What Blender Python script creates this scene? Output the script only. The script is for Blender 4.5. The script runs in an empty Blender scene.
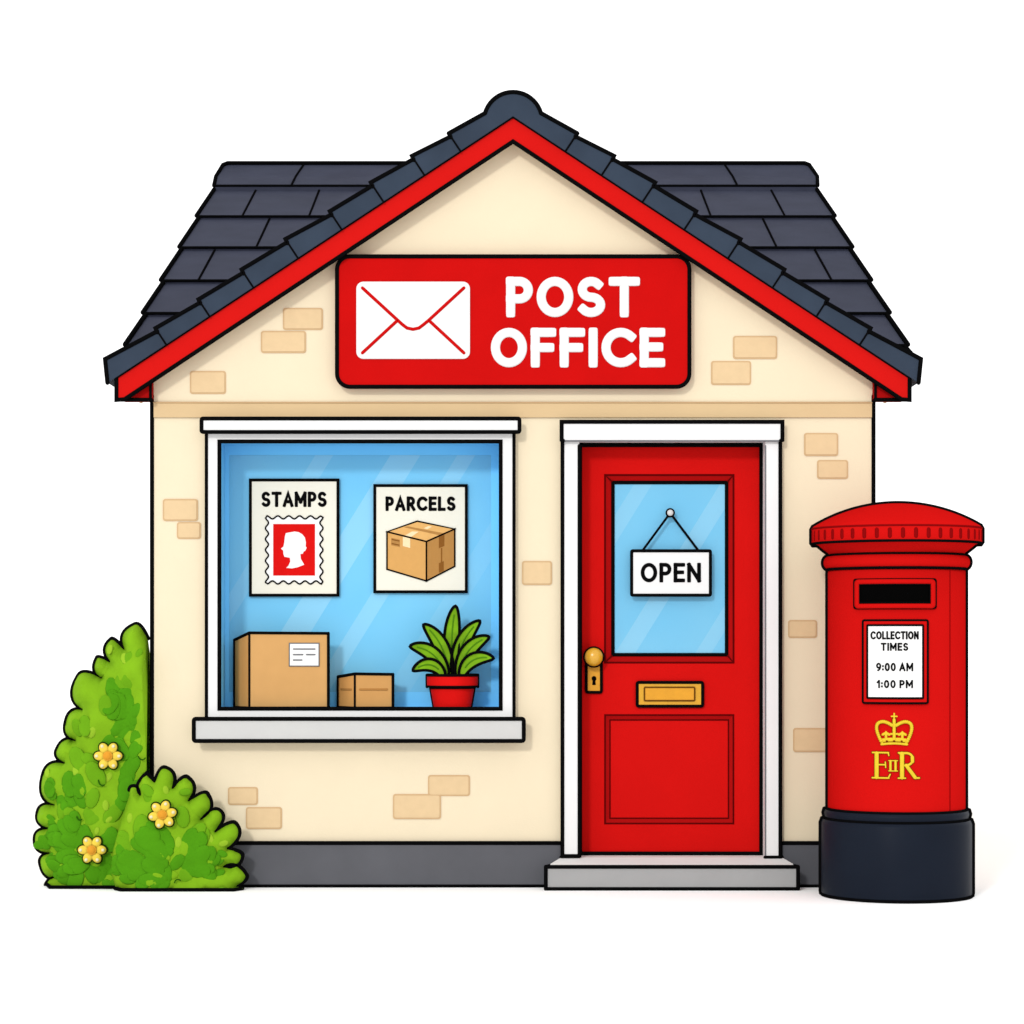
import bpy, bmesh, math, random
from mathutils import Vector as V, Matrix, noise
from mathutils.geometry import delaunay_2d_cdt

random.seed(7)
SC = bpy.context.scene
COL = SC.collection
PI = math.pi

# ------------------------------------------------------------------ camera frame
CAM_D, PPM, CX, HZ = 12.0, 200.0, 512.0, 640.0     # distance to the facade, px per metre there, eye line
CZ = (887 - HZ) / PPM


def P(px, py, d=0.0):
    """point seen at (px, py) standing d metres in front of the facade"""
    s = (CAM_D - d) / CAM_D / PPM
    return V(((px - CX) * s, -d, CZ - (py - HZ) * s))


def K(d=0.0):
    return (CAM_D - d) / CAM_D / PPM


def XZ(pts, d=0.0):
    return [(P(a, b, d).x, P(a, b, d).z) for a, b in pts]


def rect(x0, y0, x1, y1):
    return [(x0, y1), (x1, y1), (x1, y0), (x0, y0)]


def rrect(x0, y0, x1, y1, r, n=6):
    out = []
    for cx, cy, a0 in ((x1 - r, y1 - r, 0), (x0 + r, y1 - r, 90), (x0 + r, y0 + r, 180), (x1 - r, y0 + r, 270)):
        for i in range(n + 1):
            a = math.radians(a0 + 90 * i / n)
            out.append((cx + r * math.cos(a), cy + r * math.sin(a)))
    return out


def ell(cx, cy, rx, ry, n=32, a0=0, a1=360, closed=True):
    m = n if closed else n + 1
    return [(cx + rx * math.cos(math.radians(a0 + (a1 - a0) * i / n)), cy + ry * math.sin(math.radians(a0 + (a1 - a0) * i / n))) for i in range(m)]


# ------------------------------------------------------------------ materials
def lin(c):
    c = c / 255.0
    return c / 12.92 if c <= .04045 else ((c + .055) / 1.055) ** 2.4


DAY = 1.45                      # strength of the white sky


def mat(name, rgb, f=1.25, rough=.7, spec=.08, var=.05, scale=6.0, metal=0.0, bump=0.0, bscale=60.0):
    """rgb: the sRGB the surface shows; f: how brightly daylight fills it there, so base = rgb / f"""
    m = bpy.data.materials.new(name)
    m.use_nodes = True
    nt = m.node_tree
    b = nt.nodes['Principled BSDF']
    base = [min(.9, lin(c) / (f * DAY)) for c in rgb]
    b.inputs['Roughness'].default_value = rough
    b.inputs['Specular IOR Level'].default_value = spec
    b.inputs['Metallic'].default_value = metal
    tc = nt.nodes.new('ShaderNodeTexCoord')
    if var > 0:
        n = nt.nodes.new('ShaderNodeTexNoise')
        n.inputs['Scale'].default_value = scale
        n.inputs['Detail'].default_value = 5
        r = nt.nodes.new('ShaderNodeValToRGB')
        r.color_ramp.elements[0].position, r.color_ramp.elements[1].position = .3, .7
        r.color_ramp.elements[0].color = [c * (1 - var) for c in base] + [1]
        r.color_ramp.elements[1].color = [min(.92, c * (1 + var)) for c in base] + [1]
        nt.links.new(tc.outputs['Object'], n.inputs['Vector'])
        nt.links.new(n.outputs['Fac'], r.inputs['Fac'])
        nt.links.new(r.outputs['Color'], b.inputs['Base Color'])
    else:
        b.inputs['Base Color'].default_value = base + [1]
    if bump > 0:
        n2 = nt.nodes.new('ShaderNodeTexNoise')
        n2.inputs['Scale'].default_value = bscale
        n2.inputs['Detail'].default_value = 4
        bp = nt.nodes.new('ShaderNodeBump')
        bp.inputs['Strength'].default_value = bump
        bp.inputs['Distance'].default_value = .01
        nt.links.new(tc.outputs['Object'], n2.inputs['Vector'])
        nt.links.new(n2.outputs['Fac'], bp.inputs['Height'])
        nt.links.new(bp.outputs['Normal'], b.inputs['Normal'])
    return m


M = {}
M['ink'] = mat('black_edging', (12, 12, 13), 1.0, .9, 0.0, 0)
M['cream'] = mat('cream_render', (253, 237, 205), 1.14, .85, .03, .012, 5, bump=.06, bscale=90)
M['tan'] = mat('tan_render', (241, 209, 161), 1.25, .85, .03, .02, 5)
M['tanline'] = mat('tan_line', (216, 180, 134), 1.2, .85, .03, 0)
M['brick'] = mat('peach_brick', (251, 219, 172), 1.25, .85, .03, .025, 25)
M['brickedge'] = mat('peach_brick_edge', (234, 197, 150), 1.25, .85, .03, 0)
M['plinth'] = mat('grey_plinth', (105, 106, 112), 1.25, .85, .05, .07, 4)
M['white'] = mat('white_paint', (254, 254, 254), 1.15, .6, .05, .008, 5)
M['reveal'] = mat('grey_white_paint', (226, 226, 226), 1.1, .6, .05, .01, 5)
M['sill'] = mat('pale_stone', (226, 226, 224), 1.25, .8, .05, .02, 8)
M['tread'] = mat('lightened_tread_stone', (232, 231, 230), .98, .85, .05, .02, 8)  # tread coloured lighter than the step front to offset its shade
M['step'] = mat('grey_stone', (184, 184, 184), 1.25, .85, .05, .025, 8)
M['slate'] = mat('blue_grey_slate', (73, 77, 97), 1.7, .8, .06, .10, 5)
M['verge'] = mat('dark_blue_slate', (59, 71, 88), 1.25, .75, .06, .10, 6)
M['barge'] = mat('red_fascia_paint', (232, 28, 25), 1.27, .6, .01, .03, 4)
M['signred'] = mat('red_sign_paint', (219, 18, 17), 1.27, .55, .01, .04, 5)
M['door'] = mat('red_door_paint', (218, 21, 19), 1.1, .6, .01, .03, 4)
M['doordark'] = mat('deep_red_moulding', (172, 15, 15), 1.05, .6, .01, .03, 4)
M['doorline'] = mat('dark_red_line', (96, 8, 9), 1.0, .8, .0, 0)
M['brass'] = mat('brass', (243, 181, 42), 1.2, .4, .25, .05, 20)
M['knob'] = mat('polished_brass', (246, 184, 44), 1.2, .28, .5, .04, 20)
M['brassdark'] = mat('aged_brass', (222, 156, 36), .95, .45, .2, .05, 20)
M['brassline'] = mat('brass_dark_line', (110, 70, 20), 1.0, .8, .0, 0)  # dark brown outline round the letter flap
M['card'] = mat('cardboard', (231, 178, 113), 1.2, .9, .02, .03, 10)
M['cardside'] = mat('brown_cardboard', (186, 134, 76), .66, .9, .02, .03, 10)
M['card2'] = mat('tan_cardboard', (220, 165, 100), 1.12, .9, .02, .03, 10)
M['tape'] = mat('brown_tape', (182, 128, 68), 1.0, .7, .05, 0)
M['printline'] = mat('grey_print', (120, 120, 124), 1.0, .8, 0, 0)
M['paper'] = mat('cream_paper', (254, 250, 234), 1.12, .8, .02, .01, 12)
M['stampwhite'] = mat('white_paper', (253, 253, 252), 1.05, .8, .02, 0)
M['stampred'] = mat('red_print', (220, 22, 20), 1.0, .8, .02, .04, 20)
M['pcard'] = mat('print_tan', (220, 167, 98), 1.0, .8, .02, .03, 30)
M['pcardtop'] = mat('print_light_tan', (232, 180, 110), 1.0, .8, .02, .03, 30)
M['pcardside'] = mat('print_brown', (184, 134, 74), 1.0, .8, .02, .03, 30)
M['ptape'] = mat('print_pale_tape', (250, 226, 180), 1.0, .8, .02, 0)
M['pline'] = mat('print_brown_line', (140, 90, 40), 1.0, .8, .0, 0)
M['pot'] = mat('red_glazed_clay', (222, 23, 21), 1.05, .5, .01, .04, 12)
M['soil'] = mat('dark_soil', (60, 42, 30), 1.0, .95, 0, .2, 40)
M['leaf'] = mat('house_plant_leaf', (128, 182, 28), 1.0, .6, .05, .18, 14)
M['leafrib'] = mat('leaf_midrib', (84, 142, 20), 1.0, .6, .05, 0)
M['lining'] = mat('deep_blue_lining', (96, 168, 210), .56, .7, .05, .02, 5)
M['pillar'] = mat('pillar_red_paint', (229, 24, 22), 1.30, .5, .0, .02, 4)
M['pillardark'] = mat('pillar_dark_red', (140, 12, 14), 1.1, .8, .0, 0)
M['pillarshade'] = mat('pillar_shade_line', (172, 13, 15), 1.3, .8, .0, 0)
M['navy'] = mat('navy_black_paint', (34, 41, 55), 1.55, .42, .03, .05, 5)
M['slot'] = mat('slot_dark', (6, 6, 6), 1.0, .9, 0, 0)
M['gold'] = mat('gold_paint', (246, 214, 48), 1.2, .5, .1, .05, 40)
M['golddark'] = mat('gold_dark_edge', (120, 40, 10), 1.0, .7, .0, 0)  # dark red-brown outline and spots of the gold emblem
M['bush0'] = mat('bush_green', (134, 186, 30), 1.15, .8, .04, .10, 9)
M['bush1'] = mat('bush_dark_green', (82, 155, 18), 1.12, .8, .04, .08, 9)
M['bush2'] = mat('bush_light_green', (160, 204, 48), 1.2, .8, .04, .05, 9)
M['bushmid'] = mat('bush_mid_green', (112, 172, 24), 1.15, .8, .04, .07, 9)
M['bushline'] = mat('bush_leaf_line', (40, 92, 14), 1.1, .9, 0, 0)
M['petal'] = mat('yellow_petal', (253, 220, 84), 1.15, .7, .05, .05, 30)
M['petalglint'] = mat('petal_highlight', (255, 246, 200), 1.25, .7, .05, 0)  # highlight painted as a pale spot on each petal
M['bloom'] = mat('orange_flower_eye', (242, 166, 52), 1.2, .7, .05, 0)
M['flowerrim'] = mat('dark_green_rim', (36, 58, 14), 1.0, .9, .0, 0)
M['ground'] = mat('white_paving', (255, 255, 255), .76, .9, 0, .0, 1)


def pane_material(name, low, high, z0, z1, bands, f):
    """blue glass: tint slightly paler to the bottom, with diagonal reflection streaks painted into its colour"""
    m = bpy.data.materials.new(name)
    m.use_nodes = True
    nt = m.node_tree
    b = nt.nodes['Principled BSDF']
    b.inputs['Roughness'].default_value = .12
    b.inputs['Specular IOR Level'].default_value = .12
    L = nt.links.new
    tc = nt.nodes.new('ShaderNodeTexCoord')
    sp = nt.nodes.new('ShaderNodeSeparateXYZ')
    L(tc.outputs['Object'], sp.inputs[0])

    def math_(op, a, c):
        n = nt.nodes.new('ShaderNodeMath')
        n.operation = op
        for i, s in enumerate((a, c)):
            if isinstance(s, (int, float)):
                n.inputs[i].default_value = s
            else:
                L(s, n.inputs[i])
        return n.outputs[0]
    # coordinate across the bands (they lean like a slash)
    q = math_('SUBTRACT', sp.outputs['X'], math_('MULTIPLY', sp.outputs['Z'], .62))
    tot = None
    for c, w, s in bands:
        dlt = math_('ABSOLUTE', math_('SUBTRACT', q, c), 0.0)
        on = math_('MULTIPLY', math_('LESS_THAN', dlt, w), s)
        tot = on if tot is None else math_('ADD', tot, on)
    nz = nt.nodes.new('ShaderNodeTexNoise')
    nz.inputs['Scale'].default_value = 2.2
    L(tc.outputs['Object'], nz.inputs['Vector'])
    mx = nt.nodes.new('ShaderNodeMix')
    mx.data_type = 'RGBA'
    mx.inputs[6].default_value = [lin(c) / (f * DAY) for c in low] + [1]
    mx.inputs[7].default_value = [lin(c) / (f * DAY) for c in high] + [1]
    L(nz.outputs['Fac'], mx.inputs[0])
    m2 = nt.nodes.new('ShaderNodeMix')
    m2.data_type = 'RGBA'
    m2.inputs[7].default_value = [lin(c) / (f * DAY) for c in (186, 232, 252)] + [1]  # pale streak colour, standing in for reflections
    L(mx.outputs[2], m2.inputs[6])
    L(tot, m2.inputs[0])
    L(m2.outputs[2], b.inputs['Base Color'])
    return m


# ------------------------------------------------------------------ mesh builder
class MB:
    def __init__(self):
        self.v, self.f, self.mi, self.sm, self.mats = [], [], [], [], []

    def idx(self, m):
        m = M[m] if isinstance(m, str) else m
        if m not in self.mats:
            self.mats.append(m)
        return self.mats.index(m)

    def add(self, vs, fs, m, smooth=False):
        o = len(self.v)
        self.v += [V(a) for a in vs]
        i = self.idx(m)
        for f in fs:
            self.f.append([o + k for k in f])
            self.mi.append(i)
            self.sm.append(smooth)

    def prism(self, poly, y0, y1, m, axis='y'):
        """polygon in (x, z) [axis y] or (y, z) [axis x] pushed from y0 to y1"""
        n = len(poly)
        mk = (lambda a, c, t: (a, t, c)) if axis == 'y' else (lambda a, c, t: (t, a, c))
        vs = [mk(a, c, y0) for a, c in poly] + [mk(a, c, y1) for a, c in poly]
        fs = [list(range(n)), list(range(2 * n - 1, n - 1, -1))]
        fs += [[i, (i + 1) % n, n + (i + 1) % n, n + i] for i in range(n)]
        self.add(vs, fs, m)

    def plate(self, poly, y0, y1, m, bev):
        """prism whose front edge is chamfered"""
        n = len(poly)
        cx = sum(a for a, c in poly) / n
        ins = []
        for i in range(n):
            a, b, c = V(poly[i - 1]), V(poly[i]), V(poly[(i + 1) % n])
            t1, t2 = (b - a), (c - b)
            t1 = t1.normalized() if t1.length > 1e-9 else t2.normalized()
            t2 = t2.normalized() if t2.length > 1e-9 else t1
            n1, n2 = V((-t1.y, t1.x)), V((-t2.y, t2.x))
            nn = (n1 + n2)
            nn = nn.normalized() if nn.length > 1e-6 else n1
            k = bev / max(.4, nn.dot(n1))
            ins.append(b + nn * k)
        area = sum(poly[i - 1][0] * poly[i][1] - poly[i][0] * poly[i - 1][1] for i in range(n))
        if area < 0:
            ins = [V(poly[i]) * 2 - ins[i] for i in range(n)]
        vs = [(p.x, y0, p.y) for p in ins] + [(a, y0 + bev, c) for a, c in poly] + [(a, y1, c) for a, c in poly]
        fs = [list(range(n)), list(range(3 * n - 1, 2 * n - 1, -1))]
        for r in (0, n):
            fs += [[r + i, r + (i + 1) % n, r + n + (i + 1) % n, r + n + i] for i in range(n)]
        self.add(vs, fs, m)

    def holed(self, poly, holes, y0, y1, m):
        bm = bmesh.new()
        loops = []
        for lp in [poly] + holes:
            vv = [bm.verts.new((a, 0, c)) for a, c in lp]
            for i in range(len(vv)):
                bm.edges.new((vv[i - 1], vv[i]))
            loops.append(len(lp))
        bmesh.ops.triangle_fill(bm, use_beauty=True, edges=bm.edges[:])
        bm.verts.index_update()
        base = [v.co.copy() for v in bm.verts]
        fs = [[v.index for v in f.verts] for f in bm.faces]
        bm.free()
        n = len(base)
        vs = [(p.x, y0, p.z) for p in base] + [(p.x, y1, p.z) for p in base]
        out = [f for f in fs] + [[n + k for k in reversed(f)] for f in fs]
        s = 0
        for ln in loops:
            out += [[s + i, s + (i + 1) % ln, n + s + (i + 1) % ln, n + s + i] for i in range(ln)]
            s += ln
        self.add(vs, out, m)

    def box(self, x0, x1, y0, y1, z0, z1, m):
        self.prism([(x0, z0), (x1, z0), (x1, z1), (x0, z1)], y0, y1, m)

    def tube(self, pts, r, m, closed=False, n=8, nrm=(0, -1, 0), flat=1.0, cap=True, step=None, blunt=False):
        pts = [V(p) for p in pts]
        cl = [pts[0]]
        for p in pts[1:]:
            if (p - cl[-1]).length > 1e-6:
                cl.append(p)
        if closed and (cl[0] - cl[-1]).length < 1e-6:
            cl.pop()
        pts = cl
        if step:
            res = []
            L = len(pts)
            for i in range(L if closed else L - 1):
                a, b = pts[i], pts[(i + 1) % L]
                k = max(1, int((b - a).length / step))
                res += [a.lerp(b, j / k) for j in range(k)]
            if not closed:
                res.append(pts[-1])
            pts = res
        nrm = V(nrm)
        L = len(pts)
        rings = []
        for i in range(L):
            tin = pts[i] - pts[i - 1] if (closed or i > 0) else pts[1] - pts[0]
            tout = pts[(i + 1) % L] - pts[i] if (closed or i < L - 1) else pts[-1] - pts[-2]
            tin, tout = tin.normalized(), tout.normalized()
            t = tin + tout
            t = t.normalized() if t.length > 1e-5 else tout
            lat = t.cross(nrm)
            lat = lat.normalized() if lat.length > 1e-6 else t.orthogonal().normalized()
            up = lat.cross(t)
            rings.append((pts[i], lat, up, 1 / max(.45, t.dot(tout)), 1.0))
        if not closed and cap:
            p, lat, up, mi, s = rings[0]
            t = (pts[0] - pts[1]).normalized()
            ends = ((1.0, .55), (.93, .82), (.72, .96)) if blunt else [(math.sin(a), math.cos(a)) for a in (1.5, 1.1, .6)]
            pre = [(p + t * r * u, lat, up, 1, c) for u, c in ends]
            p, lat, up, mi, s = rings[-1]
            t = (pts[-1] - pts[-2]).normalized()
            post = [(p + t * r * u, lat, up, 1, c) for u, c in reversed(list(ends))]
            rings = pre + rings + post
        vs = []
        for p, lat, up, mi, s in rings:
            for k in range(n):
                a = 2 * PI * (k + .5) / n
                vs.append(p + lat * (math.cos(a) * r * mi * s) + up * (math.sin(a) * r * flat * s))
        R = len(rings)
        fs = []
        for i in range(R if closed else R - 1):
            j = (i + 1) % R
            fs += [[i * n + k, i * n + (k + 1) % n, j * n + (k + 1) % n, j * n + k] for k in range(n)]
        if not closed:
            fs += [list(range(n)), list(range(R * n - 1, (R - 1) * n - 1, -1))]
        self.add(vs, fs, m, True)

    def ink(self, px, d, w=4.2, closed=True, m='ink', flat=.8, **kw):
        """black edging of w px along pixel points standing at d"""
        self.tube([P(a, b, d) for a, b in px], w * .5 * K(d), m, closed, flat=flat, **kw)

    def lathe(self, prof, m, n=72, smooth=True, c=(0, 0, 0)):
        vs = []
        for r, z in prof:
            for k in range(n):
                a = 2 * PI * k / n
                vs.append((c[0] + r * math.cos(a), c[1] + r * math.sin(a), c[2] + z))
        fs = []
        for i in range(len(prof) - 1):
            fs += [[i * n + k, i * n + (k + 1) % n, (i + 1) * n + (k + 1) % n, (i + 1) * n + k] for k in range(n)]
        self.add(vs, fs, m, smooth)

    def ring(self, R, z, r, m='ink', n=72):
        self.tube([(R * math.cos(2 * PI * k / n), R * math.sin(2 * PI * k / n), z) for k in range(n)], r, m, True, nrm=(0, 0, 1))

    def blob(self, c, rad, m, rot=None, u=10, w=7):
        vs, fs = [], []
        rot = rot or Matrix.Identity(3)
        for i in range(w + 1):
            th = PI * i / w
            for k in range(u):
                ph = 2 * PI * k / u
                p = V((rad[0] * math.sin(th) * math.cos(ph), rad[1] * math.sin(th) * math.sin(ph), rad[2] * math.cos(th)))
                vs.append(V(c) + rot @ p)
        for i in range(w):
            fs += [[i * u + k, i * u + (k + 1) % u, (i + 1) * u + (k + 1) % u, (i + 1) * u + k] for k in range(u)]
        self.add(vs, fs, m, True)

    def bend(self, start, R):
        for v in self.v[start:]:
            v.y = v.y - math.sqrt(max(1e-6, R * R - v.x * v.x))

    def build(self, name, parent=None, origin=None):
        o3 = V(origin) if origin is not None else V((0, 0, 0))
        off = o3
        if parent is not None and origin is None:
            off = ROOTS.get(parent.name, V((0, 0, 0)))
        me = bpy.data.meshes.new(name)
        me.from_pydata([tuple(v - off) for v in self.v], [], self.f)
        for m in self.mats:
            me.materials.append(m)
        me.polygons.foreach_set('material_index', self.mi)
        me.polygons.foreach_set('use_smooth', self.sm)
        bm = bmesh.new()
        bm.from_mesh(me)
        bmesh.ops.remove_doubles(bm, verts=bm.verts, dist=1e-6)
        bmesh.ops.recalc_face_normals(bm, faces=bm.faces)
        bm.to_mesh(me)
        bm.free()
        o = bpy.data.objects.new(name, me)
        COL.objects.link(o)
        if parent is not None:
            o.parent = parent
            ROOTS[o.name] = ROOTS.get(parent.name, V((0, 0, 0)))
        else:
            o.location = o3
            ROOTS[o.name] = o3
        return o


ROOTS = {}


def tag(o, label, cat, group=None):
    o['label'], o['category'] = label, cat
    if group:
        o['group'] = group
    return o


def thing(name, label, cat, loc, rz=0.0, group=None):
    o = bpy.data.objects.new(name, None)
    o.empty_display_size = .2
    COL.objects.link(o)
    o.location, o.rotation_euler = loc, (0, 0, rz)
    ROOTS[o.name] = V(loc)
    return tag(o, label, cat, group)


# ------------------------------------------------------------------ lettering (round-ended strokes)
def arc(cx, cy, rx, ry, a0, a1, n=14):
    return ell(cx, cy, rx, ry, n, a0, a1, False)


GLYPH = {
    'A': (.74, [[(0, 0), (.37, 1), (.74, 0)], [(.13, .3), (.61, .3)]]),
    'C': (.79, [arc(.46, .5, .46, .5, 47, 313, 24)]),
    'E': (.50, [[(0, 0), (0, 1)], [(0, 1), (.5, 1)], [(0, .52), (.44, .52)], [(0, 0), (.5, 0)]]),
    'F': (.50, [[(0, 0), (0, 1)], [(0, 1), (.5, 1)], [(0, .5), (.44, .5)]]),
    'I': (0, [[(0, 0), (0, 1)]]),
    'L': (.46, [[(0, 1), (0, 0)], [(0, 0), (.46, 0)]]),
    'M': (.86, [[(0, 0), (0, 1)], [(0, 1), (.43, .28)], [(.43, .28), (.86, 1)], [(.86, 1), (.86, 0)]]),
    'N': (.66, [[(0, 0), (0, 1)], [(0, 1), (.66, 0)], [(.66, 0), (.66, 1)]]),
    'O': (.84, [arc(.42, .5, .42, .5, 0, 360, 36)]),
    'P': (.54, [[(0, 0), (0, 1)], [(0, 1), (.27, 1)] + arc(.27, .72, .27, .28, 90, -90, 16) + [(0, .44)]]),
    'R': (.58, [[(0, 0), (0, 1)], [(0, 1), (.27, 1)] + arc(.27, .73, .27, .27, 90, -90, 16) + [(0, .46)], [(.27, .46), (.58, 0)]]),
    'S': (.58, [arc(.29, .745, .27, .255, 40, 270, 16) + arc(.29, .245, .29, .245, 90, -145, 16)]),
    'T': (.66, [[(0, 1), (.66, 1)], [(.33, 1), (.33, 0)]]),
    '0': (.56, [arc(.28, .5, .28, .5, 0, 360, 28)]),
    '1': (.24, [[(0, .78), (.24, 1)], [(.24, 1), (.24, 0)]]),
    '9': (.56, [arc(.28, .69, .28, .31, 0, 360, 24), [(.56, .69), (.55, .5), (.48, .28), (.36, .1), (.2, .0)]]),
    ':': (0, [[(0, .12), (0, .14)], [(0, .62), (0, .64)]]),
}


def lettering(b, text, x0, x1, y0, y1, sw, d, m, gap=.13, flat=.3, space=.42, to=None, step=None):
    """write text so that it fills the pixel rectangle, strokes sw px wide, lying at d"""
    h = (y1 - y0) - sw
    g = sw / h + gap
    x, strokes = 0.0, []
    for i, ch in enumerate(text):
        if ch == ' ':
            x += space
            continue
        w, ss = GLYPH[ch]
        strokes += [[(x + a, c) for a, c in s] for s in ss]
        x += w + g
    W = x - g
    sx = ((x1 - x0) - sw) / W
    for i, s in enumerate(strokes):
        px = [(x0 + sw / 2 + a * sx, y1 - sw / 2 - c * h) for a, c in s]
        cl = abs(px[0][0] - px[-1][0]) + abs(px[0][1] - px[-1][1]) < 1e-3 and len(px) > 8
        if to:
            pts, r = [to(*p) for p in px], sw * .5 * to.k
        else:
            pts, r = [P(a, c, d) for a, c in px], sw * .5 * K(d)
        lift = V((0, -.0002 * (i % 5), 0))
        b.tube([p + lift for p in pts], r, m, cl, n=10, flat=flat, step=step, blunt=True)


# ================================================================== SETTING
g = MB()
g.add([(-300, -60, 0), (300, -60, 0), (300, 500, 0), (-300, 500, 0)], [[0, 1, 2, 3]], 'ground')
ground = g.build('ground')
ground['kind'] = 'structure'

# ================================================================== HOUSE
house = thing('post_office', 'cream rendered shop building with slate gable roof, red bargeboards, red door and wide shop window', 'building', (0, 0, 0))
WL, WR = P(152, 0).x, P(873.5, 0).x
D_T, D_B = .105, .085           # verge tiles and bargeboard stand this far out
TX = 513.0


def mir(p):
    return (2 * TX - p[0], p[1])


apexb = P(513, 141.5, D_B)
slope_b = (399.3 - 141.5) / (513 - 124.6)

# --- wall: front leaf with openings, sides, back, exposed bricks
b = MB()
axb = apexb.x
zt = lambda x: apexb.z + .05 - slope_b * abs(x - axb)
poly = [(WL, 0), (WR, 0), (WR, zt(WR)), (axb, zt(axb)), (WL, zt(WL))]
win_open = XZ(rect(213, 436, 507, 715))
door_open = XZ(rect(572, 432, 772, 862))
b.holed(poly, [win_open, door_open], 0.0, .42, 'cream')
rp = lambda y: 2.56 + .4145 * min(y, 9 - y)
side = [(.42, 0), (9, 0), (9, rp(9)), (4.5, rp(4.5)), (.42, rp(.42))]
b.prism(side, WL, WL + .2, 'cream', 'x')
b.prism(side, WR - .2, WR, 'cream', 'x')
b.box(WL + .2, WR - .2, 8.8, 9.0, 0, rp(9), 'cream')
# floor of the rooms behind the door and window, so that nothing shows through
BR = [(283, 308, 323, 330), (261, 331, 306, 353), (190, 371, 226, 394), (163, 499, 198, 521), (177, 522, 201, 539),
      (733, 336, 777, 359), (711, 361, 751, 385), (804, 433, 838, 456), (817, 460, 848, 479), (522, 561, 552, 585),
      (788, 620, 817, 638), (793, 728, 828, 752), (228, 787, 258, 805), (246, 807, 282, 829), (428, 775, 470, 796), (393, 794, 441, 819)]
for i, (x0, y0, x1, y1) in enumerate(BR):
    e = .0012 * (i % 2)
    b.prism(XZ(rrect(x0, y0, x1, y1, 2.6)), -.003 - e, .01, 'brickedge')
    b.prism(XZ(rrect(x0 + 1.4, y0 + 1.4, x1 - 1.4, y1 - 1.4, 2)), -.0055 - e, .01, 'brick')
b.ink([(152, 396), (152, 887)], 0, 4.4, False)
b.ink([(873.5, 396), (873.5, 887)], 0, 4.4, False)
b.build('wall', house)

# --- plinth
for x0, x1 in ((152, 562), (782, 873.5)):
    b = MB()
    b.prism(XZ(rect(x0, 843, x1, 887)), -.02, .03, 'plinth')
    b.ink([(x0, 843), (x1, 843)], .02, 4.2, False, cap=False)
    b.ink([(x0, 886.4), (x1, 886.4)], .02, 4.2, False, cap=False)
    b.build('plinth', house)

# --- tan band across the wall at eaves level
b = MB()
b.prism(XZ(rect(154, 402.5, 871.5, 417.5), .0), -.012, .03, 'tan')
b.ink([(154, 402.6), (871.5, 402.6)], .012, 1.8, False, m='tanline')
b.build('eaves_band', house)

# --- main roof, ridge running left to right behind the gable
SLP, ZE = .4145, 2.635


def Q(px, py):
    k = (HZ - py) / 2400.0
    t = (ZE - SLP * CAM_D - CZ) / (k - SLP)
    return (px - CX) / 2400.0 * t, t - CAM_D


rows_py = [165, 185.4, 214, 245, 278, 310.5, 342.5]
vy = [Q(512, p)[1] for p in rows_py] + [.04]
XL, XR = -1.972, 2.018
joints = [[-1.30, -.4, .5, 1.30], [-1.696, -1.276, -.85, -.4, .05, .5, .9, 1.25, 1.716], [-1.525, -1.08, -.6, -.1, .3, .75, 1.15, 1.578],
          [-1.773, -1.3, -.9, -.4, 0, .4, .9, 1.35, 1.807], [-1.15, -.7, -.2, .3, .8, 1.2], [-1.5, -1, -.5, 0, .5, 1, 1.5], [-1.3, -.8, -.3, .2, .7, 1.2]]
b = MB()
up = V((0, -SLP, 1)).normalized()


def RP(x, y, h=0.0):
    return V((x, y, ZE + SLP * y)) + up * (h - .045)


for r in range(1, 7):
    ya, yb = vy[r], vy[r + 1]              # ya higher on the slope
    h1 = .030 if r else .058
    jx = [XL] + joints[r] + [XR]
    for a, c in zip(jx[:-1], jx[1:]):
        top = [RP(a, yb, h1), RP(c, yb, h1), RP(c, ya, .012 if r else .05), RP(a, ya, .012 if r else .05)]
        bot = [RP(a, yb, -.02), RP(c, yb, -.02), RP(c, ya, -.02), RP(a, ya, -.02)]
        b.add(top + bot, [[0, 1, 2, 3], [7, 6, 5, 4], [0, 4, 5, 1], [1, 5, 6, 2], [2, 6, 7, 3], [3, 7, 4, 0]], 'slate')
    b.tube([RP(XL, yb, h1), RP(XR, yb, h1)], .008, 'ink', nrm=(0, 0, 1))
    for x in joints[r]:
        if r == 0:
            n = 5
            b.tube([RP(x + (.02 if x < 0 else -.02) * (1 - math.sin(PI / 2 * i / n)) * -1, yb + (ya - yb) * i / n, h1) for i in range(n + 1)],   .007, 'ink', nrm=up)
        else:
            b.tube([RP(x, yb, h1), RP(x, ya, .014)],   .007, 'ink', nrm=up)
    for x in (XL, XR):
        sgn = 1 if x < 0 else -1
        if r == 0:
            path = [RP(x, yb, h1 + .004), RP(x + sgn * .012, yb + .55 * (ya - yb), .062), RP(x + sgn * .02, ya - .05, .06), RP(x + sgn * .06, ya, .055)]
        else:
            path = [RP(x - sgn * .012, yb, h1 + .004), RP(x, ya, .02)]
        b.tube(path, .0135, 'ink', nrm=up)
# the last course runs up under the ridge
top = [RP(XL, vy[1] - .02, .012), RP(XR, vy[1] - .02, .012), RP(XR, 4.45, .012), RP(XL, 4.45, .012)]
b.add(top + [v - up * .06 for v in top], [[0, 1, 2, 3], [7, 6, 5, 4], [0, 4, 5, 1], [1, 5, 6, 2], [2, 6, 7, 3], [3, 7, 4, 0]], 'slate')
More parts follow.
